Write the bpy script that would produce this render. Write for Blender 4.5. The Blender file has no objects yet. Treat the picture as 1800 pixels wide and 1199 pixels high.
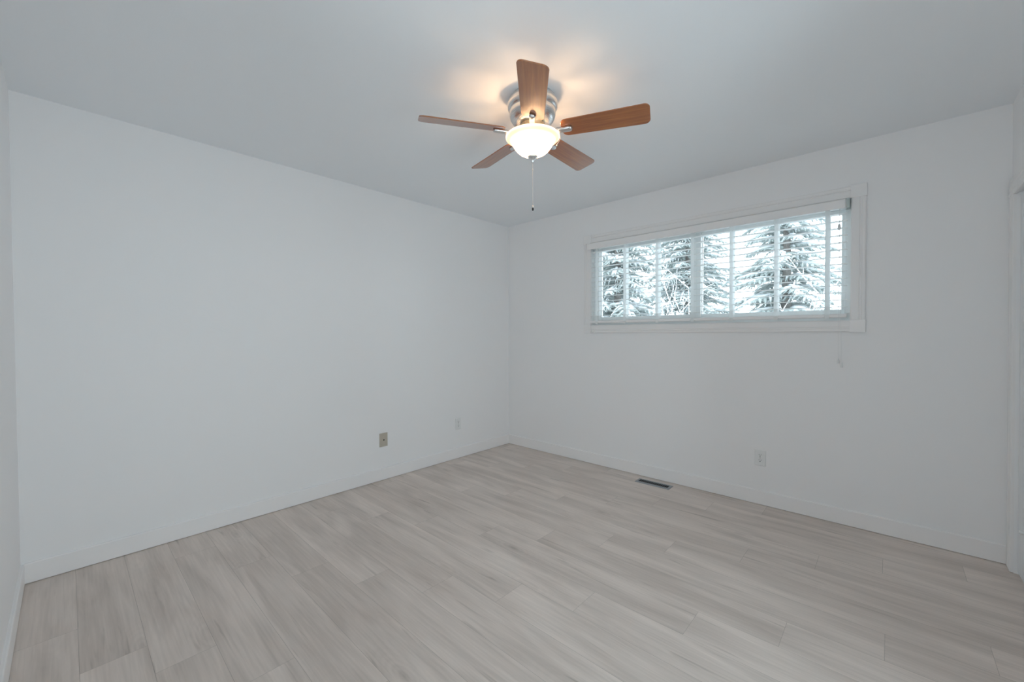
import bpy, bmesh, math, random
from mathutils import Vector, Matrix

random.seed(7)
C = bpy.context.scene.collection
PI = math.pi

# ------------------------------------------------------------------ camera
W, L, H = 3.65, 3.558, 2.44          # room: x 0..W, y -L..0, z 0..H
CAM = Vector((3.1726, -3.3848, 1.2420))
FPX, YAW, PITCH, ROLL = 721.43, 2.3152, -0.018, -0.004
fw = Vector((math.cos(YAW)*math.cos(PITCH), math.sin(YAW)*math.cos(PITCH), math.sin(PITCH)))
rt = fw.cross(Vector((0, 0, 1))).normalized()
up = rt.cross(fw)
rr = rt*math.cos(ROLL) + up*math.sin(ROLL)
uu = up*math.cos(ROLL) - rt*math.sin(ROLL)
cd = bpy.data.cameras.new('camera')
cam = bpy.data.objects.new('camera', cd)
C.objects.link(cam)
cd.sensor_width = 36.0
cd.lens = FPX*36.0/1800.0
cd.clip_start = 0.02
m = Matrix.Identity(4)
for i in range(3):
    m[i][0], m[i][1], m[i][2], m[i][3] = rr[i], uu[i], -fw[i], CAM[i]
cam.matrix_world = m
bpy.context.scene.camera = cam

# ------------------------------------------------------------------ world, lights, exposure
sc = bpy.context.scene
sc.view_settings.view_transform = 'Standard'
sc.view_settings.look = 'None'
sc.view_settings.gamma = 1.0
sc.view_settings.use_curve_mapping = False
sc.view_settings.exposure = 0.45
w = bpy.data.worlds.new('overcast_sky')
sc.world = w
w.use_nodes = True
wn = w.node_tree.nodes
wn['Background'].inputs[0].default_value = (0.80, 0.92, 1.0, 1)
wn['Background'].inputs[1].default_value = 3.4
sc.cycles.max_bounces = 14
sc.cycles.diffuse_bounces = 10
sc.cycles.glossy_bounces = 4
sc.cycles.transmission_bounces = 6
sc.cycles.transparent_max_bounces = 12
sc.cycles.sample_clamp_indirect = 4.0
sc.cycles.use_denoising = True


def area(name, loc, direction, sx, sy, power, col):
    d = bpy.data.lights.new(name, 'AREA')
    d.shape = 'RECTANGLE'
    d.size, d.size_y, d.energy, d.color = sx, sy, power, col
    o = bpy.data.objects.new(name, d)
    C.objects.link(o)
    o.location = loc
    o.rotation_euler = Vector(direction).to_track_quat('-Z', 'Y').to_euler()
    return o


# the sky itself lights the room, through its window, plus an unseen rear window and hall glass door added for fill daylight:
# portals only steer the sampling towards these openings
for nm, lc, dr, a_, b_ in (('window_portal', (2.035, 0.13, 1.705), (0, -1, 0), 1.90, 0.774), ('fill_window_portal', (2.54, -L - 0.10, 1.50), (0, 1, 0), 0.92, 1.16),
                           ('fill_door_portal', (W + 1.05, -2.46, 1.10), (-1, 0, 0), 1.68, 2.04)):
    po = area(nm, lc, dr, a_, b_, 1, (1, 1, 1))
    po.data.cycles.is_portal = True


# ------------------------------------------------------------------ materials
def newmat(name):
    mt = bpy.data.materials.new(name)
    mt.use_nodes = True
    return mt, mt.node_tree.nodes, mt.node_tree.links, mt.node_tree.nodes['Principled BSDF']


def simple(name, col, rough=0.5, metal=0.0, bump=0.0, bscale=200.0, spec=0.5):
    mt, n, l, b = newmat(name)
    b.inputs['Base Color'].default_value = (*col, 1)
    b.inputs['Roughness'].default_value = rough
    b.inputs['Metallic'].default_value = metal
    b.inputs['Specular IOR Level'].default_value = spec
    tc = n.new('ShaderNodeTexCoord')
    nz = n.new('ShaderNodeTexNoise')
    nz.inputs['Scale'].default_value = bscale
    nz.inputs['Detail'].default_value = 3
    l.new(tc.outputs['Object'], nz.inputs['Vector'])
    mr = n.new('ShaderNodeMapRange')
    mr.inputs['To Min'].default_value = rough*0.92
    mr.inputs['To Max'].default_value = min(1, rough*1.08)
    l.new(nz.outputs['Fac'], mr.inputs['Value'])
    l.new(mr.outputs[0], b.inputs['Roughness'])
    if bump:
        bp = n.new('ShaderNodeBump')
        bp.inputs['Strength'].default_value = bump
        bp.inputs['Distance'].default_value = 0.001
        l.new(nz.outputs['Fac'], bp.inputs['Height'])
        l.new(bp.outputs[0], b.inputs['Normal'])
    return mt


M = {}
M['wall'] = simple('wall_paint', (0.877, 0.866, 0.864), 0.55, bump=0.15, bscale=260, spec=0.3)
M['ceil'] = simple('ceiling_paint', (0.875, 0.893, 0.912), 0.8, bump=0.2, bscale=180, spec=0.2)
M['trim'] = simple('trim_paint', (0.888, 0.866, 0.858), 0.4, spec=0.4)
M['casing'] = simple('casing_paint', (0.865, 0.845, 0.835), 0.4, spec=0.4)
M['vinyl'] = simple('vinyl_white', (0.86, 0.88, 0.88), 0.35)
M['blind'] = simple('blind_white', (0.91, 0.91, 0.90), 0.45)
M['plastic'] = simple('white_plastic', (0.80, 0.80, 0.79), 0.3)
M['beige'] = simple('beige_plastic', (0.50, 0.45, 0.375), 0.4)
M['dark'] = simple('dark_slot', (0.012, 0.012, 0.012), 0.6)
M['slotgrey'] = simple('grey_slot', (0.10, 0.10, 0.10), 0.6)
M['screw'] = simple('screw_metal', (0.55, 0.5, 0.45), 0.35, 1.0)
M['register'] = simple('grey_register_metal', (0.33, 0.35, 0.37), 0.45, 0.3)
M['brass'] = simple('light_brass', (0.80, 0.66, 0.45), 0.3, 1.0)
M['bracket'] = simple('bracket_metal', (0.45, 0.50, 0.48), 0.4, 0.7)
M['cord'] = simple('white_cord', (0.8, 0.8, 0.8), 0.7)
M['chain'] = simple('nickel_chain', (0.75, 0.72, 0.68), 0.3, 1.0)
M['snow'] = simple('snow', (0.60, 0.62, 0.64), 0.8, bump=0.3, bscale=40)
M['door'] = simple('door_paint', (0.82, 0.83, 0.84), 0.35)


def nickel():
    mt, n, l, b = newmat('brushed_nickel')
    b.inputs['Base Color'].default_value = (0.72, 0.71, 0.70, 1)
    b.inputs['Metallic'].default_value = 1.0
    b.inputs['Roughness'].default_value = 0.28
    tc = n.new('ShaderNodeTexCoord')
    mp = n.new('ShaderNodeMapping')
    mp.inputs['Scale'].default_value = (4, 4, 900)
    nz = n.new('ShaderNodeTexNoise')
    nz.inputs['Scale'].default_value = 1.0
    l.new(tc.outputs['Object'], mp.inputs[0])
    l.new(mp.outputs[0], nz.inputs['Vector'])
    mr = n.new('ShaderNodeMapRange')
    mr.inputs['To Min'].default_value = 0.2
    mr.inputs['To Max'].default_value = 0.38
    l.new(nz.outputs['Fac'], mr.inputs['Value'])
    l.new(mr.outputs[0], b.inputs['Roughness'])
    return mt


M['nickel'] = nickel()


def blade_wood():
    mt, n, l, b = newmat('cherry_blade_wood')
    tc = n.new('ShaderNodeTexCoord')
    mp = n.new('ShaderNodeMapping')
    mp.inputs['Scale'].default_value = (2.2, 42, 10)
    nz = n.new('ShaderNodeTexNoise')
    nz.inputs['Scale'].default_value = 1.6
    nz.inputs['Detail'].default_value = 6
    nz.inputs['Distortion'].default_value = 0.6
    l.new(tc.outputs['Object'], mp.inputs[0])
    l.new(mp.outputs[0], nz.inputs['Vector'])
    cr = n.new('ShaderNodeValToRGB')
    cr.color_ramp.elements[0].position = 0.3
    cr.color_ramp.elements[0].color = (0.23, 0.062, 0.011, 1)
    cr.color_ramp.elements[1].position = 0.72
    cr.color_ramp.elements[1].color = (0.42, 0.140, 0.030, 1)
    l.new(nz.outputs['Fac'], cr.inputs[0])
    l.new(cr.outputs[0], b.inputs['Base Color'])
    b.inputs['Roughness'].default_value = 0.36
    b.inputs['Specular IOR Level'].default_value = 0.45
    b.inputs['Coat Weight'].default_value = 1.0
    b.inputs['Coat IOR'].default_value = 1.65
    b.inputs['Coat Roughness'].default_value = 0.24
    return mt


M['blade'] = blade_wood()


def frosted():
    mt, n, l, b = newmat('frosted_bowl_glass')
    n.remove(b)
    out = n['Material Output']
    tr = n.new('ShaderNodeBsdfTranslucent')
    tr.inputs[0].default_value = (0.84, 0.775, 0.72, 1)
    df = n.new('ShaderNodeBsdfDiffuse')
    df.inputs[0].default_value = (0.9, 0.87, 0.82, 1)
    gl = n.new('ShaderNodeBsdfGlossy')
    gl.inputs['Roughness'].default_value = 0.25
    m1 = n.new('ShaderNodeMixShader')
    m1.inputs[0].default_value = 0.30
    m2 = n.new('ShaderNodeMixShader')
    m2.inputs[0].default_value = 0.05
    l.new(tr.outputs[0], m1.inputs[1])
    l.new(df.outputs[0], m1.inputs[2])
    l.new(m1.outputs[0], m2.inputs[1])
    l.new(gl.outputs[0], m2.inputs[2])
    l.new(m2.outputs[0], out.inputs[0])
    return mt


M['bowl'] = frosted()


def glass():
    mt, n, l, b = newmat('window_glass')
    n.remove(b)
    out = n['Material Output']
    tr = n.new('ShaderNodeBsdfTransparent')
    tr.inputs[0].default_value = (0.95, 0.97, 0.97, 1)
    gl = n.new('ShaderNodeBsdfGlossy')
    gl.inputs['Roughness'].default_value = 0.02
    fr = n.new('ShaderNodeFresnel')
    fr.inputs[0].default_value = 1.3
    mx = n.new('ShaderNodeMixShader')
    l.new(fr.outputs[0], mx.inputs[0])
    l.new(tr.outputs[0], mx.inputs[1])
    l.new(gl.outputs[0], mx.inputs[2])
    l.new(mx.outputs[0], out.inputs[0])
    return mt


M['glass'] = glass()


def bulbmat():
    mt, n, l, b = newmat('lit_bulb')
    n.remove(b)
    e = n.new('ShaderNodeEmission')
    e.inputs[0].default_value = (1.0, 0.80, 0.58, 1)
    e.inputs[1].default_value = 6.0
    l.new(e.outputs[0], n['Material Output'].inputs[0])
    return mt


M['bulb'] = bulbmat()


def tape_mat():
    mt, n, l, b = newmat('ladder_tape_cloth')
    n.remove(b)
    df = n.new('ShaderNodeBsdfDiffuse')
    df.inputs[0].default_value = (0.90, 0.91, 0.91, 1)
    tr = n.new('ShaderNodeBsdfTranslucent')
    tr.inputs[0].default_value = (0.92, 0.93, 0.93, 1)
    mx = n.new('ShaderNodeMixShader')
    mx.inputs[0].default_value = 0.75
    l.new(df.outputs[0], mx.inputs[1])
    l.new(tr.outputs[0], mx.inputs[2])
    l.new(mx.outputs[0], n['Material Output'].inputs[0])
    return mt


M['tape'] = tape_mat()


def floor_wood():
    """grey-oak vinyl plank: grain runs along x, each plank has its own offset and tone (vertex attributes)"""
    mt, n, l, b = newmat('grey_oak_plank')

    def math_(op, a=None, bb=None):
        k = n.new('ShaderNodeMath')
        k.operation = op
        for i, v in enumerate((a, bb)):
            if v is None:
                continue
            if isinstance(v, (int, float)):
                k.inputs[i].default_value = v
            else:
                l.new(v, k.inputs[i])
        return k.outputs[0]
    tc = n.new('ShaderNodeTexCoord')
    at = n.new('ShaderNodeAttribute')
    at.attribute_name = 'plank_seed'
    sx = n.new('ShaderNodeSeparateXYZ')
    l.new(tc.outputs['Object'], sx.inputs[0])
    seed = at.outputs['Fac']
    shift = math_('MULTIPLY', seed, 37.0)

    def coords(kx, ky):
        cx = n.new('ShaderNodeCombineXYZ')
        l.new(math_('ADD', math_('MULTIPLY', sx.outputs[0], kx), shift), cx.inputs[0])
        l.new(math_('ADD', math_('MULTIPLY', sx.outputs[1], ky), shift), cx.inputs[1])
        l.new(shift, cx.inputs[2])
        return cx.outputs[0]

    def noise(vec, scale, detail, dist=0.0):
        k = n.new('ShaderNodeTexNoise')
        k.inputs['Scale'].default_value = scale
        k.inputs['Detail'].default_value = detail
        k.inputs['Distortion'].default_value = dist
        l.new(vec, k.inputs['Vector'])
        return k.outputs['Fac']
    broad = noise(coords(1.3, 9.0), 1.0, 3, 0.8)       # wide soft streaks
    fine = noise(coords(4.0, 110.0), 1.0, 4, 0.3)      # fine grain lines
    blot = noise(coords(1.5, 3.0), 1.0, 2)             # soft cloudy tone
    # knots: small dark spots stretched along the grain
    vo = n.new('ShaderNodeTexVoronoi')
    vo.inputs['Scale'].default_value = 1.0
    vo.inputs['Randomness'].default_value = 1.0
    l.new(coords(2.1, 6.2), vo.inputs['Vector'])
    kn = n.new('ShaderNodeMapRange')
    kn.interpolation_type = 'SMOOTHSTEP'
    kn.inputs['From Min'].default_value = 0.03
    kn.inputs['From Max'].default_value = 0.20
    kn.inputs['To Min'].default_value = 1.0
    kn.inputs['To Max'].default_value = 0.0
    l.new(vo.outputs['Distance'], kn.inputs['Value'])
    vs = n.new('ShaderNodeSeparateColor')
    l.new(vo.outputs['Color'], vs.inputs[0])
    knot = math_('MULTIPLY', kn.outputs[0], math_('GREATER_THAN', vs.outputs[0], 0.62))
    ringw = math_('MULTIPLY', math_('SINE', math_('MULTIPLY', vo.outputs['Distance'], 75.0)), math_('POWER', 0.004, vo.outputs['Distance']))
    ringw = math_('MULTIPLY', ringw, math_('GREATER_THAN', vs.outputs[0], 0.62))
    core = n.new('ShaderNodeMapRange')
    core.interpolation_type = 'SMOOTHSTEP'
    core.inputs['From Min'].default_value = 0.015
    core.inputs['From Max'].default_value = 0.055
    core.inputs['To Min'].default_value = 1.0
    core.inputs['To Max'].default_value = 0.0
    l.new(vo.outputs['Distance'], core.inputs['Value'])
    core_ = math_('MULTIPLY', core.outputs[0], math_('GREATER_THAN', vs.outputs[0], 0.62))
    # dark cracks following the grain
    cr_ = n.new('ShaderNodeMapRange')
    cr_.interpolation_type = 'SMOOTHSTEP'
    cr_.inputs['From Min'].default_value = 0.63
    cr_.inputs['From Max'].default_value = 0.78
    l.new(noise(coords(2.6, 34.0), 1.0, 2, 0.5), cr_.inputs['Value'])

    ramp = n.new('ShaderNodeValToRGB')
    e = ramp.color_ramp.elements
    e[0].position = 0.25
    e[0].color = (0.438, 0.378, 0.336, 1)
    e[1].position = 0.75
    e[1].color = (0.828, 0.735, 0.672, 1)
    tone = math_('ADD', math_('MULTIPLY', broad, 0.55), math_('MULTIPLY', fine, 0.25))
    tone = math_('ADD', tone, math_('MULTIPLY', blot, 0.25))
    tone = math_('ADD', tone, math_('MULTIPLY', math_('SUBTRACT', seed, 0.5), 0.05))
    tone = math_('SUBTRACT', tone, math_('MULTIPLY', knot, 0.10))
    tone = math_('SUBTRACT', tone, math_('MULTIPLY', core_, 0.22))
    tone = math_('ADD', tone, math_('MULTIPLY', ringw, 0.05))
    tone = math_('SUBTRACT', tone, math_('MULTIPLY', cr_.outputs[0], 0.20))
    l.new(tone, ramp.inputs[0])
    l.new(ramp.outputs[0], b.inputs['Base Color'])
    b.inputs['Roughness'].default_value = 0.42
    b.inputs['Specular IOR Level'].default_value = 0.35
    bp = n.new('ShaderNodeBump')
    bp.inputs['Strength'].default_value = 0.12
    bp.inputs['Distance'].default_value = 0.001
    l.new(fine, bp.inputs['Height'])
    l.new(bp.outputs[0], b.inputs['Normal'])
    return mt


M['floor'] = floor_wood()
M['underlay'] = simple('plank_groove', (0.27, 0.245, 0.22), 0.8)


def needles(name, c0, c1):
    mt, n, l, b = newmat(name)
    tc = n.new('ShaderNodeTexCoord')
    nz = n.new('ShaderNodeTexNoise')
    nz.inputs['Scale'].default_value = 9
    nz.inputs['Detail'].default_value = 4
    l.new(tc.outputs['Object'], nz.inputs['Vector'])
    cr = n.new('ShaderNodeValToRGB')
    cr.color_ramp.elements[0].position = 0.35
    cr.color_ramp.elements[0].color = (*c0, 1)
    cr.color_ramp.elements[1].position = 0.65
    cr.color_ramp.elements[1].color = (*c1, 1)
    l.new(nz.outputs['Fac'], cr.inputs[0])
    l.new(cr.outputs[0], b.inputs['Base Color'])
    b.inputs['Roughness'].default_value = 0.8
    return mt


M['needle'] = needles('frosted_needles', (0.26, 0.29, 0.28), (0.50, 0.54, 0.53))
M['bark'] = needles('grey_bark', (0.16, 0.14, 0.13), (0.30, 0.28, 0.26))
M['frosttwig'] = needles('frosted_twig', (0.55, 0.55, 0.55), (0.85, 0.86, 0.87))


# ------------------------------------------------------------------ helpers
def link(name, bm, mat, parent=None, smooth=False, bevel=0.0, segs=2):
    me = bpy.data.meshes.new(name)
    bmesh.ops.recalc_face_normals(bm, faces=bm.faces)
    bm.to_mesh(me)
    bm.free()
    me.materials.append(mat)
    o = bpy.data.objects.new(name, me)
    C.objects.link(o)
    if parent:
        o.parent = parent
    if smooth:
        for p in me.polygons:
            p.use_smooth = True
    if bevel:
        md = o.modifiers.new('bevel', 'BEVEL')
        md.width = bevel
        md.segments = segs
        md.limit_method = 'ANGLE'
        md.angle_limit = math.radians(40)
    return o


def box(bm, x0, x1, y0, y1, z0, z1):
    v = [bm.verts.new(p) for p in ((x0, y0, z0), (x1, y0, z0), (x1, y1, z0), (x0, y1, z0),
                                   (x0, y0, z1), (x1, y0, z1), (x1, y1, z1), (x0, y1, z1))]
    for f in ((0, 3, 2, 1), (4, 5, 6, 7), (0, 1, 5, 4), (1, 2, 6, 5), (2, 3, 7, 6), (3, 0, 4, 7)):
        bm.faces.new([v[i] for i in f])


def lathe(bm, prof, seg=48, cx=0.0, cy=0.0, caps=True):
    rings = []
    for r, z in prof:
        if r < 1e-6:
            rings.append([bm.verts.new((cx, cy, z))])
        else:
            rings.append([bm.verts.new((cx + r*math.cos(2*PI*i/seg), cy + r*math.sin(2*PI*i/seg), z)) for i in range(seg)])
    for a, b in zip(rings, rings[1:]):
        for i in range(seg):
            j = (i + 1) % seg
            if len(a) == 1 and len(b) == 1:
                continue
            if len(a) == 1:
                bm.faces.new((a[0], b[i], b[j]))
            elif len(b) == 1:
                bm.faces.new((a[i], a[j], b[0]))
            else:
                bm.faces.new((a[i], a[j], b[j], b[i]))
    if caps:
        for r in (rings[0], rings[-1]):
            if len(r) > 2:
                bm.faces.new(r)


def tube(bm, pts, rad, seg=8, caps=True):
    pts = [Vector(p) for p in pts]
    rads = rad if isinstance(rad, (list, tuple)) else [rad]*len(pts)
    rings = []
    for i, p in enumerate(pts):
        t = (pts[min(i+1, len(pts)-1)] - pts[max(i-1, 0)]).normalized()
        a = t.orthogonal().normalized() if abs(t.z) > 0.9 else t.cross(Vector((0, 0, 1))).normalized()
        b = t.cross(a)
        rings.append([bm.verts.new(p + (a*math.cos(2*PI*k/seg) + b*math.sin(2*PI*k/seg))*rads[i]) for k in range(seg)])
    for A, B in zip(rings, rings[1:]):
        for k in range(seg):
            bm.faces.new((A[k], A[(k+1) % seg], B[(k+1) % seg], B[k]))
    if caps:
        bm.faces.new(rings[0])
        bm.faces.new(rings[-1])


def ball(bm, c, r, seg=12, sz=1.0):
    prof = [(r*math.sin(PI*i/8), c[2] - sz*r*math.cos(PI*i/8)) for i in range(9)]
    prof[0] = (0, c[2] - sz*r)
    prof[-1] = (0, c[2] + sz*r)
    lathe(bm, prof, seg, c[0], c[1], caps=False)


def extrude_profile(bm, prof, place, t0, t1):
    """prof: list of (u, d); place(u, d, t) -> xyz; a closed prism along t"""
    a = [bm.verts.new(place(u, d, t0)) for u, d in prof]
    b = [bm.verts.new(place(u, d, t1)) for u, d in prof]
    n = len(prof)
    for i in range(n):
        j = (i+1) % n
        bm.faces.new((a[i], a[j], b[j], b[i]))
    bm.faces.new(a)
    bm.faces.new(b)


def structure(o, label=None):
    o['kind'] = 'structure'
    if label:
        o['label'] = label
    return o


def thing(name, label, cat, loc=(0, 0, 0), group=None):
    o = bpy.data.objects.new(name, None)
    o.empty_display_size = 0.05
    C.objects.link(o)
    o.location = loc
    o['label'] = label
    o['category'] = cat
    if group:
        o['group'] = group
    return o


# ------------------------------------------------------------------ room shell
T = 0.14
OX0, OX1, OZ0, OZ1 = 1.085, 2.985, 1.318, 2.092       # window opening
CL0, CL1, CLZ = -0.95, -0.105, 1.948                   # closet opening (y, top)
HA0, HA1, HAZ = -3.20, -1.60, 1.98                     # hall opening, added to let fill daylight in

# floor: planks in rows along x, joints where the photograph shows them
GAP = 0.0004
PL = 1.232
joints = [2.538, 3.466, 3.155, 2.893, 2.585, 2.243, 3.168, 2.859, 2.556, 2.142, 1.841, 1.532, 1.235, 0.93, 0.63,
          1.50, 1.202, 1.0, 0.657, 0.35]
bm = bmesh.new()
lay = bm.verts.layers.float.new('plank_seed')
rnd = random.Random(21)
yt = 0.0
for row, j in enumerate(joints):
    yb = -0.186 - 0.1874*row
    yb = max(yb, -L)
    if yb >= yt:
        break
    x = j
    while x > 0:
        x -= PL
    XE = W + (0.62 if yt > CL0 + 0.1 else 0.0)
    while x < XE:
        a, b_ = max(x, 0), min(x + PL, XE)
        if b_ - a > 0.001:
            s = rnd.random()
            v = [bm.verts.new(p) for p in ((a + GAP, yb + GAP, 0), (b_ - GAP, yb + GAP, 0), (b_ - GAP, yt - GAP, 0), (a + GAP, yt - GAP, 0))]
            for q in v:
                q[lay] = s
            bm.faces.new(v)
        x += PL
    yt = yb
# floor of the added hall, past its opening
for k in range(6):
    s = rnd.random()
    y0 = HA0 + k*(HA1 - HA0 + 0.3)/6 - 0.15
    v = [bm.verts.new(p) for p in ((W + GAP, y0 + GAP, 0), (W + 1.0, y0 + GAP, 0), (W + 1.0, y0 + 0.298 - GAP, 0), (W + GAP, y0 + 0.298 - GAP, 0))]
    for q in v:
        q[lay] = s
    bm.faces.new(v)
fl = structure(link('floor', bm, M['floor']), 'grey oak plank floor')
bm = bmesh.new()
box(bm, -T, W + 1.1, -L - T, T, -0.12, -0.0008)
link('subfloor', bm, M['underlay'], fl)

bm = bmesh.new()
box(bm, -T, W + 1.1, -L - T, T, H, H + 0.12)
structure(link('ceiling', bm, M['ceil']), 'white painted ceiling')

bm = bmesh.new()
box(bm, -T, 0, -L - T, T, 0, H)
structure(link('wall_left', bm, M['wall']), 'long bare white wall')
RX0, RX1, RZ0, RZ1 = 2.08, 3.00, 0.92, 2.08            # opening of the unseen rear window added for fill light
bm = bmesh.new()
box(bm, 0, RX0, -L - T, -L, 0, H)
box(bm, RX1, W + T, -L - T, -L, 0, H)
box(bm, RX0, RX1, -L - T, -L, 0, RZ0)
box(bm, RX0, RX1, -L - T, -L, RZ1, H)
structure(link('wall_back', bm, M['wall']), 'white wall at the near end of the room')
bm = bmesh.new()
for a in ((RX0, RX0 + 0.05, RZ0, RZ1), (RX1 - 0.05, RX1, RZ0, RZ1), (RX0, RX1, RZ0, RZ0 + 0.05), (RX0, RX1, RZ1 - 0.05, RZ1), ((RX0 + RX1)/2 - 0.03, (RX0 + RX1)/2 + 0.03, RZ0, RZ1)):
    box(bm, a[0], a[1], -L - 0.085, -L - 0.03, a[2], a[3])
w2 = structure(link('fill_window', bm, M['vinyl']), 'white framed rear window added for fill daylight')
bm = bmesh.new()
box(bm, RX0 + 0.05, RX1 - 0.05, -L - 0.060, -L - 0.056, RZ0 + 0.05, RZ1 - 0.05)
link('pane', bm, M['glass'], w2)
bm = bmesh.new()
box(bm, 0, OX0, 0, T, 0, H)
box(bm, OX1, W + T, 0, T, 0, H)
box(bm, OX0, OX1, 0, T, 0, OZ0)
box(bm, OX0, OX1, 0, T, OZ1, H)
structure(link('wall_window', bm, M['wall']), 'white wall with the window')
bm = bmesh.new()
box(bm, W, W + T, CL1, 0, 0, H)
box(bm, W, W + T, HA1, CL0, 0, H)
box(bm, W, W + T, -L, HA0, 0, H)
box(bm, W, W + T, CL0, CL1, CLZ, H)
box(bm, W, W + T, HA0, HA1, HAZ, H)
structure(link('wall_right', bm, M['wall']), 'white wall with the closet')
# unseen hall added beyond the opening to carry fill daylight
bm = bmesh.new()
GY0, GY1, GZ0, GZ1 = -3.30, -1.62, 0.08, 2.12           # unseen glass door added at the hall's far side as fill source
box(bm, W + 1.0, W + 1.1, -L - T, GY0, 0, H)
box(bm, W + 1.0, W + 1.1, GY1, -1.40, 0, H)
box(bm, W + 1.0, W + 1.1, GY0, GY1, 0, GZ0)
box(bm, W + 1.0, W + 1.1, GY0, GY1, GZ1, H)
box(bm, W + T, W + 1.0, -L - T, -L, 0, H)
box(bm, W + T, W + 1.0, -1.50, -1.40, 0, H)
structure(link('wall_added_hall', bm, M['wall']), 'white wall of the added hall')
bm = bmesh.new()
for a in ((GY0, GY0 + 0.05, GZ0, GZ1), (GY1 - 0.05, GY1, GZ0, GZ1), (GY0, GY1, GZ0, GZ0 + 0.05), (GY0, GY1, GZ1 - 0.05, GZ1), (-2.43, -2.37, GZ0, GZ1)):
    box(bm, W + 1.01, W + 1.05, a[0], a[1], a[2], a[3])
d3 = structure(link('fill_glass_door', bm, M['vinyl']), 'glass door added in the unseen hall for fill daylight')
bm = bmesh.new()
box(bm, W + 1.028, W + 1.032, GY0 + 0.05, GY1 - 0.05, GZ0 + 0.05, GZ1 - 0.05)
link('pane', bm, M['glass'], d3)
# closet back
bm = bmesh.new()
box(bm, W + 0.62, W + 0.66, -1.04, 0.0, 0, H)
structure(link('wall_closet', bm, M['wall']), 'white closet back wall')

# baseboards
bprof = [(0.0, 0.0), (0.013, 0.0), (0.013, 0.0955), (0.0115, 0.0985), (0.009, 0.0995), (0.0, 0.0995)]


def baseboard(name, place, t0, t1, label):
    b = bmesh.new()
    extrude_profile(b, bprof, place, t0, t1)
    return structure(link(name, b, M['trim']), label)


baseboard('baseboard_left', lambda u, d, t: (u, t, d + 0.0030), -L, 0.0, 'white baseboard along the bare wall')
baseboard('baseboard_window', lambda u, d, t: (t, -u, d + 0.0030), 0.013, W - 0.012, 'white baseboard under the window')
baseboard('baseboard_back', lambda u, d, t: (t, -L + u, d + 0.0030), 0.013, W, 'white baseboard on the near wall')

# ------------------------------------------------------------------ closet: casing and sliding door
cprof = [(0.0, 0.0), (0.0, 0.009), (0.004, 0.012), (0.030, 0.012), (0.033, 0.0095), (0.037, 0.0095), (0.040, 0.0125),
         (0.060, 0.0125), (0.064, 0.010), (0.069, 0.010), (0.073, 0.013), (0.088, 0.013), (0.092, 0.010), (0.092, 0.0)]
bm = bmesh.new()
extrude_profile(bm, cprof, lambda u, d, t: (W - d, -0.0145 - u, t), 0.003, CLZ + 0.086)
extrude_profile(bm, cprof, lambda u, d, t: (W - d, CL0 + 0.004 - 0.092 + u, t), 0.003, CLZ + 0.086)
structure(link('trim_closet', bm, M['casing']), 'white casing of the closet')
bm = bmesh.new()
extrude_profile(bm, cprof, lambda u, d, t: (W - d - 0.001, t, CLZ + 0.086 - u), CL0 - 0.088, -0.0145)
structure(link('trim_head', bm, M['casing']), 'white head casing of the closet')
bm = bmesh.new()
box(bm, W + 0.014, W + 0.05, -0.54, CL1 - 0.002, 0.010, CLZ - 0.004)
d1 = structure(link('door_1', bm, M['door'], bevel=0.003), 'white closet door')
bm = bmesh.new()
box(bm, W + 0.058, W + 0.094, CL0 + 0.002, -0.50, 0.010, CLZ - 0.004)
structure(link('door_2', bm, M['door'], bevel=0.003), 'white closet door further along')
bm = bmesh.new()
lathe(bm, [(0.0, 0.0), (0.009, 0.0), (0.011, 0.004), (0.010, 0.012), (0.006, 0.016), (0.0, 0.017)], 20, caps=False)
k = link('bumper', bm, M['plastic'], d1, smooth=True)
k.matrix_local = Matrix.Translation((W + 0.0141, -0.215, 0.253)) @ Matrix.Rotation(-PI/2, 4, 'Y')

# ------------------------------------------------------------------ window: casing, frame, panes
wn1 = bmesh.new()
FY0, FY1 = 0.045, 0.115
box(wn1, OX0, OX1, FY0, FY1, OZ0, OZ0 + 0.045)
box(wn1, OX0, OX1, FY0, FY1, OZ1 - 0.045, OZ1)
box(wn1, OX0, OX0 + 0.045, FY0, FY1, OZ0 + 0.045, OZ1 - 0.045)
box(wn1, OX1 - 0.032, OX1, FY0, FY1, OZ0 + 0.045, OZ1 - 0.045)
win = structure(link('window_1', wn1, M['vinyl'], bevel=0.003), 'white framed slider window with open blind')
MX = 2.035


def sash(name, x0, x1, y0, y1, s):
    b = bmesh.new()
    z0, z1 = OZ0 + 0.045, OZ1 - 0.045
    box(b, x0, x0 + s[0], y0, y1, z0, z1)
    box(b, x1 - s[1], x1, y0, y1, z0, z1)
    box(b, x0 + s[0], x1 - s[1], y0, y1, z0, z0 + 0.03)
    box(b, x0 + s[0], x1 - s[1], y0, y1, z1 - 0.03, z1)
    so = link(name, b, M['vinyl'], win, bevel=0.002)
    b = bmesh.new()
    ym = (y0 + y1)/2
    box(b, x0 + s[0], x1 - s[1], ym - 0.002, ym + 0.002, z0 + 0.03, z1 - 0.03)
    link('pane', b, M['glass'], so)


sash('sash', OX0 + 0.045, MX + 0.022, 0.05, 0.078, (0.032, 0.046))
sash('sash', MX - 0.022, OX1 - 0.032, 0.082, 0.110, (0.046, 0.020))
# jamb liner (the reveal between wall and frame)
bm = bmesh.new()
bm.free()
for a in ((OX0 - 0.004, OX0 + 0.004, -0.002, FY0, OZ0, OZ1), (OX1 - 0.004, OX1 + 0.004, -0.002, FY0, OZ0, OZ1),
          (OX0, OX1, -0.002, FY0, OZ0 - 0.004, OZ0 + 0.004), (OX0, OX1, -0.002, FY0, OZ1 - 0.004, OZ1 + 0.004)):
    bm = bmesh.new()
    box(bm, *a)
    link('jamb', bm, M['vinyl'], win)
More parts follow.
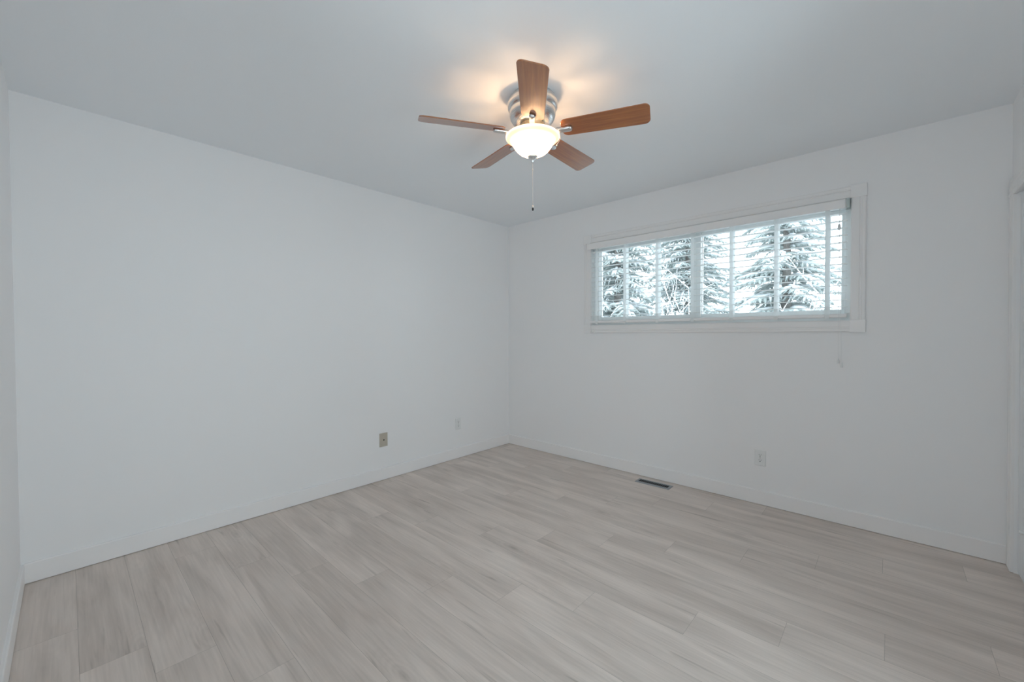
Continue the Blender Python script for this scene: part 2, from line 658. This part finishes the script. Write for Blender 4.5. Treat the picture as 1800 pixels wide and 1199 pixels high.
# casing: moulded boards between four corner blocks
CW = 0.073
wprof = [(0.0, 0.0), (0.0, 0.012), (0.005, 0.016), (0.040, 0.016), (0.042, 0.013), (0.046, 0.013), (0.048, 0.018),
         (0.054, 0.018), (0.056, 0.0155), (0.068, 0.0155), (CW, 0.012), (CW, 0.0)]
X0, X1, Z0, Z1 = OX0 - CW, OX1 + CW, OZ0 - CW, OZ1 + CW
bm = bmesh.new()
bm.free()
for pl, t0, t1 in ((lambda u, d, t: (t, -d, OZ1 + u), OX0, OX1), (lambda u, d, t: (t, -d, OZ0 - u), OX0, OX1),
                   (lambda u, d, t: (OX1 + u, -d, t), OZ0, OZ1), (lambda u, d, t: (OX0 - u, -d, t), OZ0, OZ1)):
    bm = bmesh.new()
    extrude_profile(bm, wprof, pl, t0, t1)
    link('casing', bm, M['casing'], win)
e = 0.003
for (a, b_, c, d) in ((X0 - e, OX0 + e, Z0 - e, OZ0 + e), (OX1 - e, X1 + e, Z0 - e, OZ0 + e), (X0 - e, OX0 + e, OZ1 - e, Z1 + e), (OX1 - e, X1 + e, OZ1 - e, Z1 + e)):
    bm = bmesh.new()
    box(bm, a, b_, -0.0205, 0, c, d)
    link('corner_block', bm, M['casing'], win, bevel=0.002)

# ------------------------------------------------------------------ venetian blind (a thing hung in the window)
BX0, BX1, BY = 1.087, 2.967, -0.006
bl = thing('venetian_blind', 'white wide-slat horizontal blind hanging open in the window', 'blind', (2.03, BY, OZ1))


def blink(name, b, mat, **kw):
    """parts are built in world coordinates and shifted under the thing"""
    o = link(name, b, mat, None, **kw)
    o.data.transform(Matrix.Translation(-bl.location))
    o.parent = bl
    return o


bm = bmesh.new()
box(bm, BX0, BX1 + 0.008, BY - 0.024, BY + 0.026, 2.035, 2.082)
blink('headrail', bm, M['blind'], bevel=0.002)
bm = bmesh.new()
vp = [(0.0, 0.0), (0.0, 0.050), (0.003, 0.0555), (0.008, 0.0565), (0.009, 0.052), (0.009, 0.004), (0.006, 0.0)]
extrude_profile(bm, vp, lambda u, d, t: (t, BY - 0.035 - 0.009 + u, 2.0265 + d), 1.068, 2.957)
blink('valance', bm, M['trim'])
bm = bmesh.new()
box(bm, BX1 - 0.004, BX1 + 0.012, BY - 0.028, BY + 0.028, 2.030, 2.087)
blink('bracket', bm, M['bracket'])
bm = bmesh.new()
box(bm, BX0 + 0.003, BX0 + 0.012, BY - 0.028, BY + 0.028, 2.030, 2.087)
blink('bracket', bm, M['bracket'])
NS = 14
ZS0, ZS1 = 1.405, 2.000
bm = bmesh.new()
zs = [ZS0 + (ZS1 - ZS0)*i/(NS - 1) for i in range(NS)]
for i, z in enumerate(zs):
    # slightly crowned 2-inch slat
    t = 0.0015
    tl = 0.03 + 0.008*random.uniform(-1, 1)
    pr = []
    for s in (-1, -0.5, 0, 0.5, 1):
        pr.append((s*0.025, z + 0.0016*(1 - s*s) + s*0.025*tl))
    prof = [(a, b_ + t) for a, b_ in pr] + [(a, b_ - t) for a, b_ in reversed(pr)]
    extrude_profile(bm, prof, lambda u, d, t_: (t_, BY + u, d), BX0, BX1)
blink('slats', bm, M['blind'])
bm = bmesh.new()
rp = [(-0.025, 1.341), (-0.021, 1.336), (0.021, 1.336), (0.025, 1.341), (0.025, 1.356), (0.021, 1.360), (-0.021, 1.360), (-0.025, 1.356)]
extrude_profile(bm, rp, lambda u, d, t_: (t_, BY + u, d), BX0, BX1)
blink('bottom_rail', bm, M['trim'])
for x in (1.159, 1.441, 1.734, 2.020, 2.300, 2.585, 2.869):
    for yy in (BY + 0.0262, BY - 0.0275):
        bm = bmesh.new()
        pts = [1.338 + 0.70*i/24 for i in range(25)]
        for s0, s1 in zip(pts, pts[1:]):
            o0 = 0.0006*math.sin(s0*40 + x*9)
            o1 = 0.0006*math.sin(s1*40 + x*9)
            box_v = []
            for zz, of in ((s0, o0), (s1, o1)):
                for xx in (x - 0.0125, x + 0.0125):
                    box_v.append((xx + of*1.5, yy + of, zz))
            va = [bm.verts.new(p) for p in box_v]
            vb = [bm.verts.new((p[0], p[1] + 0.0007, p[2])) for p in box_v]
            for f in ((0, 1, 3, 2),):
                bm.faces.new([va[i] for i in f])
                bm.faces.new([vb[i] for i in reversed(f)])
        tp = blink('ladder_tape', bm, M['tape'])
    bm = bmesh.new()
    box(bm, x - 0.013, x + 0.013, BY - 0.030, BY - 0.024, 1.328, 1.352)
    c = link('tape_clip', bm, M['plastic'], None, bevel=0.002)
    c.data.transform(Matrix.Translation(-bl.location))
    c.parent = tp
# lift cords at the window's end nearest the closet, tilt cords at the other
yc = BY - 0.041
bm = bmesh.new()
tube(bm, [(2.929, yc, 2.026), (2.9285, yc, 1.912), (2.930, yc, 1.5), (2.930, yc, 1.075)], 0.0011, 6)
cord = blink('lift_cord', bm, M['cord'])
bm = bmesh.new()
tube(bm, [(2.933, yc - 0.002, 2.026), (2.931, yc - 0.002, 1.912), (2.936, yc - 0.003, 1.5), (2.948, yc - 0.003, 1.05)], 0.0011, 6)
cord2 = blink('lift_cord', bm, M['cord'])


def tassel(x, y, z, par):
    b = bmesh.new()
    lathe(b, [(0, 0.034), (0.0025, 0.034), (0.004, 0.028), (0.0065, 0.008), (0.0068, 0.002), (0.005, 0.0), (0, 0.0)], 14, caps=False)
    o = link('tassel', b, M['plastic'], None, smooth=True)
    o.data.transform(Matrix.Translation(Vector((x, y, z)) - bl.location))
    o.parent = par


tassel(2.930, yc, 1.042, cord)
tassel(2.948, yc - 0.003, 1.018, cord2)
bm = bmesh.new()
lathe(bm, [(0, 1.930), (0.004, 1.930), (0.007, 1.922), (0.009, 1.905), (0.008, 1.894), (0, 1.892)], 14, 2.9285, yc, caps=False)
eq = link('cord_joiner', bm, M['plastic'], None, smooth=True)
eq.data.transform(Matrix.Translation(-bl.location))
eq.parent = cord
bm = bmesh.new()
tube(bm, [(1.122, yc, 2.026), (1.122, yc, 1.62), (1.120, yc, 1.285)], 0.0010, 6)
tc_ = blink('tilt_cord', bm, M['cord'])
tassel(1.120, yc, 1.252, tc_)
bm = bmesh.new()
tube(bm, [(1.134, yc, 2.026), (1.134, yc, 1.62), (1.137, yc, 1.275)], 0.0010, 6)
tc_ = blink('tilt_cord', bm, M['cord'])
tassel(1.137, yc, 1.242, tc_)

# ------------------------------------------------------------------ wall plates
def local_plate(bm, w_, h_, t_, round_=0.004):
    """plate in local frame: x across, z up, +y out of the wall"""
    ins = 0.004
    a = [(-w_/2, 0, -h_/2), (w_/2, 0, -h_/2), (w_/2, 0, h_/2), (-w_/2, 0, h_/2)]
    b = [(-w_/2, t_*0.55, -h_/2), (w_/2, t_*0.55, -h_/2), (w_/2, t_*0.55, h_/2), (-w_/2, t_*0.55, h_/2)]
    c = [(-w_/2 + ins, t_, -h_/2 + ins), (w_/2 - ins, t_, -h_/2 + ins), (w_/2 - ins, t_, h_/2 - ins), (-w_/2 + ins, t_, h_/2 - ins)]
    R = [[bm.verts.new(p) for p in q] for q in (a, b, c)]
    for A, B in zip(R, R[1:]):
        for i in range(4):
            bm.faces.new((A[i], A[(i+1) % 4], B[(i+1) % 4], B[i]))
    bm.faces.new(R[0])
    bm.faces.new(R[2])


def cyl_y(bm, x, z, r, y0, y1, seg=20, sz=1.0, flat=None):
    a, b = [], []
    for i in range(seg):
        cx, cz = r*math.cos(2*PI*i/seg), r*sz*math.sin(2*PI*i/seg)
        if flat:
            cz = max(-flat, min(flat, cz))
        a.append(bm.verts.new((x + cx, y0, z + cz)))
        b.append(bm.verts.new((x + cx, y1, z + cz)))
    for i in range(seg):
        bm.faces.new((a[i], a[(i+1) % seg], b[(i+1) % seg], b[i]))
    bm.faces.new(a)
    bm.faces.new(b)


def outlet(label, loc, rot, group, wpl=0.070):
    t = thing('wall_outlet', label, 'outlet', loc, group)
    t.rotation_euler = (0, 0, rot)
    b = bmesh.new()
    local_plate(b, wpl, 0.114, 0.0055)
    link('cover_plate', b, M['plastic'], t)
    for s in (1, -1):
        b = bmesh.new()
        cyl_y(b, 0, s*0.0195, 0.0172, 0.003, 0.0075, 28, flat=0.0135)
        f = link('receptacle', b, M['plastic'], t, bevel=0.0008)
        b = bmesh.new()
        zc = s*0.0195
        box(b, -0.0078, -0.0052, 0.006, 0.0078, zc + 0.0005, zc + 0.0085)
        box(b, 0.0052, 0.0075, 0.006, 0.0078, zc + 0.0015, zc + 0.008)
        cyl_y(b, 0, zc - 0.0065, 0.0030, 0.006, 0.0078, 14)
        link('slot', b, M['dark'], f)
    b = bmesh.new()
    cyl_y(b, 0, 0, 0.0033, 0.005, 0.0066, 14)
    link('screw', b, M['screw'], t)
    return t


outlet('white duplex outlet on the wall below the window', (2.4905, -0.0002, 0.3375), PI, 'duplex outlets')
outlet('white duplex outlet low on the bare wall near the corner', (0.0002, -0.7435, 0.342), -PI/2, 'duplex outlets')

jk = thing('telephone_jack', 'beige phone jack plate low on the bare white wall', 'wall plate', (0.0002, -1.566, 0.341))
jk.rotation_euler = (0, 0, -PI/2)
bm = bmesh.new()
local_plate(bm, 0.076, 0.116, 0.006)
link('cover_plate', bm, M['beige'], jk)
bm = bmesh.new()
cyl_y(bm, 0, 0.002, 0.0115, 0.0058, 0.0085, 28, sz=1.25)
jr = link('jack_ring', bm, M['beige'], jk, bevel=0.0008)
bm = bmesh.new()
box(bm, -0.0048, 0.0048, 0.007, 0.0087, -0.006, 0.006)
box(bm, -0.0022, 0.0022, 0.007, 0.0087, -0.009, -0.006)
link('jack_opening', bm, M['dark'], jr)
for s in (1, -1):
    bm = bmesh.new()
    cyl_y(bm, 0, s*0.030, 0.0034, 0.0058, 0.0072, 14)
    link('screw', bm, M['screw'], jk)

# ------------------------------------------------------------------ floor register
rg = thing('floor_register', 'grey metal floor vent set in the planks below the window', 'floor vent', (1.752, -0.129, 0.0))
rg.rotation_euler = (0, 0, 0.025)
RX, RY, IX, IY = 0.143, 0.049, 0.122, 0.028
bm = bmesh.new()


def ring(bm, x, y, z):
    return [bm.verts.new(p) for p in ((-x, -y, z), (x, -y, z), (x, y, z), (-x, y, z))]


rs = [ring(bm, RX, RY, 0.0002), ring(bm, RX, RY, 0.002), ring(bm, RX - 0.006, RY - 0.006, 0.005), ring(bm, IX, IY, 0.005), ring(bm, IX, IY, 0.0004)]
for A, B in zip(rs, rs[1:]):
    for i in range(4):
        bm.faces.new((A[i], A[(i+1) % 4], B[(i+1) % 4], B[i]))
link('register_frame', bm, M['register'], rg)
bm = bmesh.new()
box(bm, -IX, IX, -IY, IY, 0.0002, 0.0007)  # dark sheet laid on the floor stands for the shade inside the duct
link('duct_shade_sheet', bm, M['dark'], rg)
bm = bmesh.new()
NL = 15
for i in range(NL):
    x = -IX + (i + 0.5)*2*IX/NL + 2*IX/NL/2
    if i == NL - 1:
        break
    v = [bm.verts.new(p) for p in ((x - 0.0032, -IY, 0.0012), (x - 0.0012, -IY, 0.0012), (x + 0.0032, -IY, 0.0048), (x + 0.0012, -IY, 0.0048))]
    u = [bm.verts.new((q.co.x, IY, q.co.z)) for q in v]
    for a in range(4):
        bm.faces.new((v[a], v[(a+1) % 4], u[(a+1) % 4], u[a]))
    bm.faces.new(v)
    bm.faces.new(u)
link('louvres', bm, M['register'], rg)

# ------------------------------------------------------------------ ceiling fan with light
FX, FYC = 1.831, -1.768
fan = thing('ceiling_fan', 'brushed nickel ceiling fan with five wood blades and a lit glass bowl', 'ceiling fan', (FX, FYC, H))


def fz(prof):
    return [(r, z - H) for r, z in prof]


bm = bmesh.new()
lathe(bm, fz([(0.0, 2.4398), (0.104, 2.4398), (0.108, 2.432), (0.118, 2.424), (0.1255, 2.410), (0.127, 2.395), (0.1255, 2.380), (0.119, 2.371),
              (0.1155, 2.368), (0.115, 2.362), (0.117, 2.357), (0.1165, 2.344), (0.112, 2.328), (0.102, 2.313), (0.088, 2.302), (0.078, 2.297), (0.0, 2.297)]), 64, caps=False)
link('motor_housing', bm, M['nickel'], fan, smooth=True)
bm = bmesh.new()
lathe(bm, fz([(0.0, 2.2972), (0.062, 2.297), (0.066, 2.292), (0.066, 2.278), (0.072, 2.274), (0.074, 2.264), (0.070, 2.256), (0.058, 2.252), (0.0, 2.252)]), 48, caps=False)
link('rotor_hub', bm, M['brass'], fan, smooth=True)
bm = bmesh.new()
lathe(bm, fz([(0.0, 2.2521), (0.05, 2.252), (0.054, 2.247), (0.054, 2.228), (0.048, 2.222), (0.0, 2.222)]), 40, caps=False)
lathe(bm, fz([(0.006, 2.222), (0.006, 2.128)]), 12)
fit_ = link('light_fitter', bm, M['nickel'], fan, smooth=True)

# bell-shaped frosted bowl, open at the top
bp = [(0.128, 2.2365), (0.133, 2.239), (0.1365, 2.2365), (0.1365, 2.2325), (0.130, 2.2265), (0.120, 2.222), (0.111, 2.216), (0.1045, 2.205),
      (0.096, 2.190), (0.084, 2.174), (0.069, 2.160), (0.051, 2.150), (0.032, 2.144), (0.016, 2.141), (0.007, 2.139)]
bm = bmesh.new()
lathe(bm, fz(bp), 64, caps=False)
bowl = link('light_bowl', bm, M['bowl'], fan, smooth=True)
bm = bmesh.new()
lathe(bm, fz([(0.0, 2.146), (0.023, 2.1415), (0.0245, 2.138), (0.022, 2.133), (0.017, 2.1295), (0.015, 2.126), (0.010, 2.121), (0.0065, 2.1165),
              (0.0065, 2.111), (0.004, 2.107), (0.0, 2.106)]), 32, caps=False)
link('finial', bm, M['nickel'], bowl, smooth=True)
# bulbs inside the bowl, each with the light it gives
for a in (0.9, 0.9 + 2*PI/3, 0.9 + 4*PI/3):
    bx, by = 0.046*math.cos(a), 0.046*math.sin(a)
    bm = bmesh.new()
    lathe(bm, fz([(0.0, 2.226), (0.006, 2.225), (0.008, 2.215), (0.014, 2.205), (0.016, 2.196), (0.013, 2.186), (0.006, 2.180), (0.0, 2.179)]), 16, bx*0.92, by*0.92, caps=False)
    bo = link('light_bulb', bm, M['bulb'], fan, smooth=True)
    bo.visible_shadow = True
    ld = bpy.data.lights.new('bulb_light', 'POINT')
    ld.energy = 1.75
    ld.color = (1.0, 0.64, 0.36)
    ld.shadow_soft_size = 0.015
    lo = bpy.data.objects.new('bulb_light', ld)
    C.objects.link(lo)
    lo.parent = fan
    lo.location = (bx*1.35, by*1.35, 2.192 - H)

# blades
R0, R1, RW0, RW1 = 0.150, 0.5655, 0.056, 0.0640


def blade_outline():
    pts = []
    n = 8
    # tip corners (rounded), root corners (rounded)
    def corner(cx, cy, rx, ry, a0, a1):
        for i in range(n + 1):
            a = a0 + (a1 - a0)*i/n
            pts.append((cx + rx*math.cos(a), cy + ry*math.sin(a)))
    rc, rr_ = 0.026, 0.030
    corner(R1 - rc, RW1 - rc, rc, rc, PI/2, 0)
    corner(R1 - rc, -(RW1 - rc), rc, rc, 0, -PI/2)
    corner(R0 + rr_, -(RW0 - rr_), rr_, rr_, -PI/2, -PI)
    corner(R0 + rr_, RW0 - rr_, rr_, rr_, PI, PI/2)
    return pts


PHI, BETA, TX, TY, ZB = 0.3813, -0.2498, -0.0218, 0.0147, 2.258
tilt = Matrix.Rotation(-TX, 4, 'Y') @ Matrix.Rotation(TY, 4, 'X')
bm = bmesh.new()
out = blade_outline()
lo_, hi_ = [], []
for (x, y) in out:
    lo_.append(bm.verts.new((x, y, -0.0028)))
    hi_.append(bm.verts.new((x, y, 0.0028)))
n = len(out)
for i in range(n):
    bm.faces.new((lo_[i], lo_[(i+1) % n], hi_[(i+1) % n], hi_[i]))
bm.faces.new(lo_)
bm.faces.new(hi_)
bmesh.ops.recalc_face_normals(bm, faces=bm.faces)
blade_me = bpy.data.meshes.new('blade')
bm.to_mesh(blade_me)
bm.free()
blade_me.materials.append(M['blade'])
# bracket: neck from the hub, then a raised capsule under the blade
bm = bmesh.new()
capsule = []
for i in range(13):
    a = -PI/2 + PI*i/12
    capsule.append((0.188 + 0.016*math.cos(a), 0.0160*math.sin(a)))
for i in range(5):
    a = PI/2 + PI*i/4
    capsule.append((0.130 + 0.012*math.cos(a), 0.0135*math.sin(a)))
levels = [(1.0, -0.003), (1.0, -0.011), (0.88, -0.0165), (0.62, -0.0185)]
cxm = 0.165
rings = []
for s, z in levels:
    rings.append([bm.verts.new((cxm + (x - cxm)*(1 - (1 - s)*0.18) if s < 1 else x, y*s, z)) for x, y in capsule])
n = len(capsule)
for A, B in zip(rings, rings[1:]):
    for i in range(n):
        bm.faces.new((A[i], A[(i+1) % n], B[(i+1) % n], B[i]))
bm.faces.new(rings[0])
bm.faces.new(rings[-1])
tube(bm, [(0.058, 0, 0.004), (0.085, 0, -0.001), (0.110, 0, -0.008), (0.135, 0, -0.009)], [0.010, 0.010, 0.009, 0.009], 10)
bmesh.ops.recalc_face_normals(bm, faces=bm.faces)
br_me = bpy.data.meshes.new('blade_bracket')
bm.to_mesh(br_me)
bm.free()
br_me.materials.append(M['nickel'])
for p in br_me.polygons:
    p.use_smooth = True
for k in range(5):
    b = bpy.data.objects.new('blade', blade_me)
    C.objects.link(b)
    b.parent = fan
    b.matrix_local = Matrix.Translation((0, 0, ZB - H)) @ tilt @ Matrix.Rotation(PHI + k*2*PI/5, 4, 'Z') @ Matrix.Rotation(BETA, 4, 'X')
    md = b.modifiers.new('bevel', 'BEVEL')
    md.width = 0.0015
    md.segments = 2
    md.limit_method = 'ANGLE'
    q = bpy.data.objects.new('blade_bracket', br_me)
    C.objects.link(q)
    q.parent = b

# pull chain below the finial, and the short one looped behind the bowl rim
bm = bmesh.new()
z = 2.106
while z > 1.893:
    ball(bm, (0, 0, z - H), 0.0014, 8)
    z -= 0.0042
tube(bm, [(0, 0, 2.106 - H), (0, 0, 1.892 - H)], 0.0006, 6)
ball(bm, (0, 0, 2.072 - H), 0.0030, 10)
ch = link('pull_chain', bm, M['chain'], fan, smooth=True)
bm = bmesh.new()
ball(bm, (0, 0, 1.886 - H), 0.0068, 16)
link('pull_knob', bm, M['chain'], ch, smooth=True)
bm = bmesh.new()
lathe(bm, fz([(0, 1.8805), (0.0045, 1.8800), (0.005, 1.873), (0.003, 1.8665), (0, 1.866)]), 14, caps=False)
link('knob_tip', bm, M['dark'], ch, smooth=True)
bm = bmesh.new()
ca = 0.744
way = [(0.064, 2.272), (0.092, 2.262), (0.120, 2.250), (0.139, 2.2435), (0.1415, 2.236), (0.139, 2.226), (0.134, 2.216), (0.128, 2.207), (0.122, 2.199)]
for (r0, z0), (r1, z1) in zip(way, way[1:]):
    for i in range(4):
        r_, z_ = r0 + (r1 - r0)*i/4, z0 + (z1 - z0)*i/4
        ball(bm, (r_*math.cos(ca), r_*math.sin(ca), z_ - H), 0.0017, 8)
tube(bm, [(r_*math.cos(ca), r_*math.sin(ca), z_ - H) for r_, z_ in way], 0.0007, 6)
ball(bm, (way[-1][0]*math.cos(ca), way[-1][0]*math.sin(ca), way[-1][1] - 0.004 - H), 0.0042, 12)
link('switch_chain', bm, M['chain'], fan, smooth=True)

# ------------------------------------------------------------------ outside: snowy ground and trees
bm = bmesh.new()
NG = 24
gv = [[bm.verts.new((-14 + 28*i/NG, 0.6 + 16*j/NG, -0.55 + 0.12*math.sin(i*0.9)*math.cos(j*0.7))) for j in range(NG + 1)] for i in range(NG + 1)]
for i in range(NG):
    for j in range(NG):
        bm.faces.new((gv[i][j], gv[i+1][j], gv[i+1][j+1], gv[i][j+1]))
structure(link('ground', bm, M['snow'], smooth=True), 'snow covered ground outside the window')


def spruce(x, y, h, rb, label, seed, zlo, zhi):
    """whorled spruce with drooping boughs; snow lies on the boughs"""
    rg_ = random.Random(seed)
    t = thing('spruce_tree', label, 'tree', (x, y, -0.55), 'snowy spruces outside the window')
    b = bmesh.new()
    tube(b, [(0, 0, 0), (0.02, 0, h*0.5), (0, 0.01, h)], [0.10, 0.06, 0.01], 8)
    link('trunk', b, M['bark'], t)
    nb, sb = bmesh.new(), bmesh.new()
    z = max(0.35, zlo)
    while z < min(h*0.97, zhi):
        f = 1 - z/h
        ln = rb*(0.12 + 0.88*f)
        k = rg_.randint(5, 6)
        a0 = rg_.uniform(0, 2*PI)
        for i in range(k):
            a = a0 + 2*PI*i/k + rg_.uniform(-0.3, 0.3)
            li = ln*rg_.uniform(0.6, 1.1)
            dz = z + rg_.uniform(-0.08, 0.08)
            d = Vector((math.cos(a), math.sin(a), 0))
            s_ = Vector((-math.sin(a), math.cos(a), 0))
            droop = rg_.uniform(0.20, 0.42)

            def P(u):
                return d*(li*u) + Vector((0, 0, dz + 0.10*u*li - droop*li*u*u))
            sp = [P(u/5) for u in range(6)]
            tube(nb, sp, [0.02, 0.030, 0.034, 0.032, 0.024, 0.006], 5)
            tube(sb, [p + Vector((0, 0, 0.027)) for p in sp[1:]], [0.012, 0.028, 0.032, 0.022, 0.008], 5)
            m_ = 9
            for q in range(m_):
                u = 0.12 + 0.84*q/(m_ - 1)
                for sg in (-1, 1):
                    tl = li*0.42*(1 - u*0.7)*rg_.uniform(0.6, 1.2)
                    p0 = P(u)
                    dr = (d*0.75 + s_*sg*0.9).normalized()
                    hang = rg_.uniform(0.10, 0.60)
                    p1 = p0 + dr*tl*0.5 + Vector((0, 0, -hang*tl*0.25))
                    p2 = p0 + dr*tl + Vector((0, 0, -hang*tl))
                    tube(nb, [p0, p1, p2], [0.014, 0.022, 0.004], 4)
                    if rg_.random() < 0.45:
                        up_ = Vector((0, 0, 0.016))
                        tube(sb, [p0 + up_, p1 + up_, p1.lerp(p2, 0.6) + up_], [0.010, 0.020, 0.006], 4)
                    for e_ in (0.25, 0.55, 0.85):
                        c_ = p0.lerp(p2, e_)
                        tt = (dr*0.6 + s_*rg_.uniform(-0.9, 0.9) + Vector((0, 0, rg_.uniform(-1.0, 0.3)))).normalized()
                        tube(nb, [c_, c_ + tt*tl*rg_.uniform(0.2, 0.4)], [0.011, 0.002], 3)
        z += rg_.uniform(0.13, 0.18)
    fo = link('foliage', nb, M['needle'], t)
    link('snow', sb, M['snow'], fo, smooth=True)
    return t


spruce(-0.70, 3.8, 6.4, 1.75, 'snow laden spruce outside the middle panes, densest of the trees', 3, 1.0, 4.9)
spruce(1.95, 4.3, 5.6, 1.45, 'snowy spruce outside the panes nearest the closet', 9, 1.0, 4.8)
spruce(-3.9, 5.6, 6.8, 2.0, 'snow laden spruce outside the panes nearest the corner', 5, 1.0, 5.2)
spruce(-4.6, 10.6, 7.5, 2.1, 'far snowy spruce standing beyond the panes nearest the corner', 12, 1.0, 6.0)
spruce(-0.85, 7.9, 7.0, 2.3, 'far snowy spruce seen in the gap between the two nearest ones', 14, 1.0, 6.0)


def shrub(x, y, seed, label):
    """slim frost-covered shrub: upright stems with straight diagonal twigs"""
    rg_ = random.Random(seed)
    t = thing('bare_shrub', label, 'shrub', (x, y, -0.55), 'frosted bare shrubs')
    b = bmesh.new()

    def grow(p, d, ln, r, lev):
        pts = [p]
        q = p.copy()
        dd = d.copy()
        for i in range(5):
            dd = (dd + Vector((rg_.uniform(-.10, .10), rg_.uniform(-.08, .08), rg_.uniform(-.04, .08)))).normalized()
            q = q + dd*ln/5
            pts.append(q.copy())
        tube(b, pts, [r*(1 - 0.12*i) for i in range(6)], 4, caps=False)
        if lev < 2:
            for k_ in range(6 if lev == 0 else 3):
                s = pts[rg_.randint(2, 5)]
                nd = (dd + Vector((rg_.uniform(-1.0, 1.0), rg_.uniform(-.35, .35), rg_.uniform(-.5, .35)))).normalized()
                grow(s, nd, ln*rg_.uniform(0.16, 0.34), r*0.62, lev + 1)
    for k_ in range(6):
        a = rg_.uniform(0, 2*PI)
        grow(Vector((0.08*math.cos(a), 0.08*math.sin(a), 0)), Vector((0.30*math.cos(a), 0.12*math.sin(a), 1)).normalized(), rg_.uniform(1.9, 2.4), 0.010, 0)
    link('branches', b, M['frosttwig'], t)
    return t


shrub(-0.55, 1.5, 8, 'frosted bare shrub outside the panes nearest the corner')
shrub(0.85, 1.35, 4, 'frosted bare shrub in front of the dense middle spruce')
shrub(1.95, 1.45, 15, 'frosted bare shrub in front of the spruce nearest the closet')

# the closet wall leans a few millimetres into the room towards its top
for o in list(bpy.data.objects):
    if o.name in ('wall_right', 'trim_closet', 'trim_head', 'door_1', 'door_2'):
        for v in o.data.vertices:
            v.co.x -= 0.0055*v.co.z
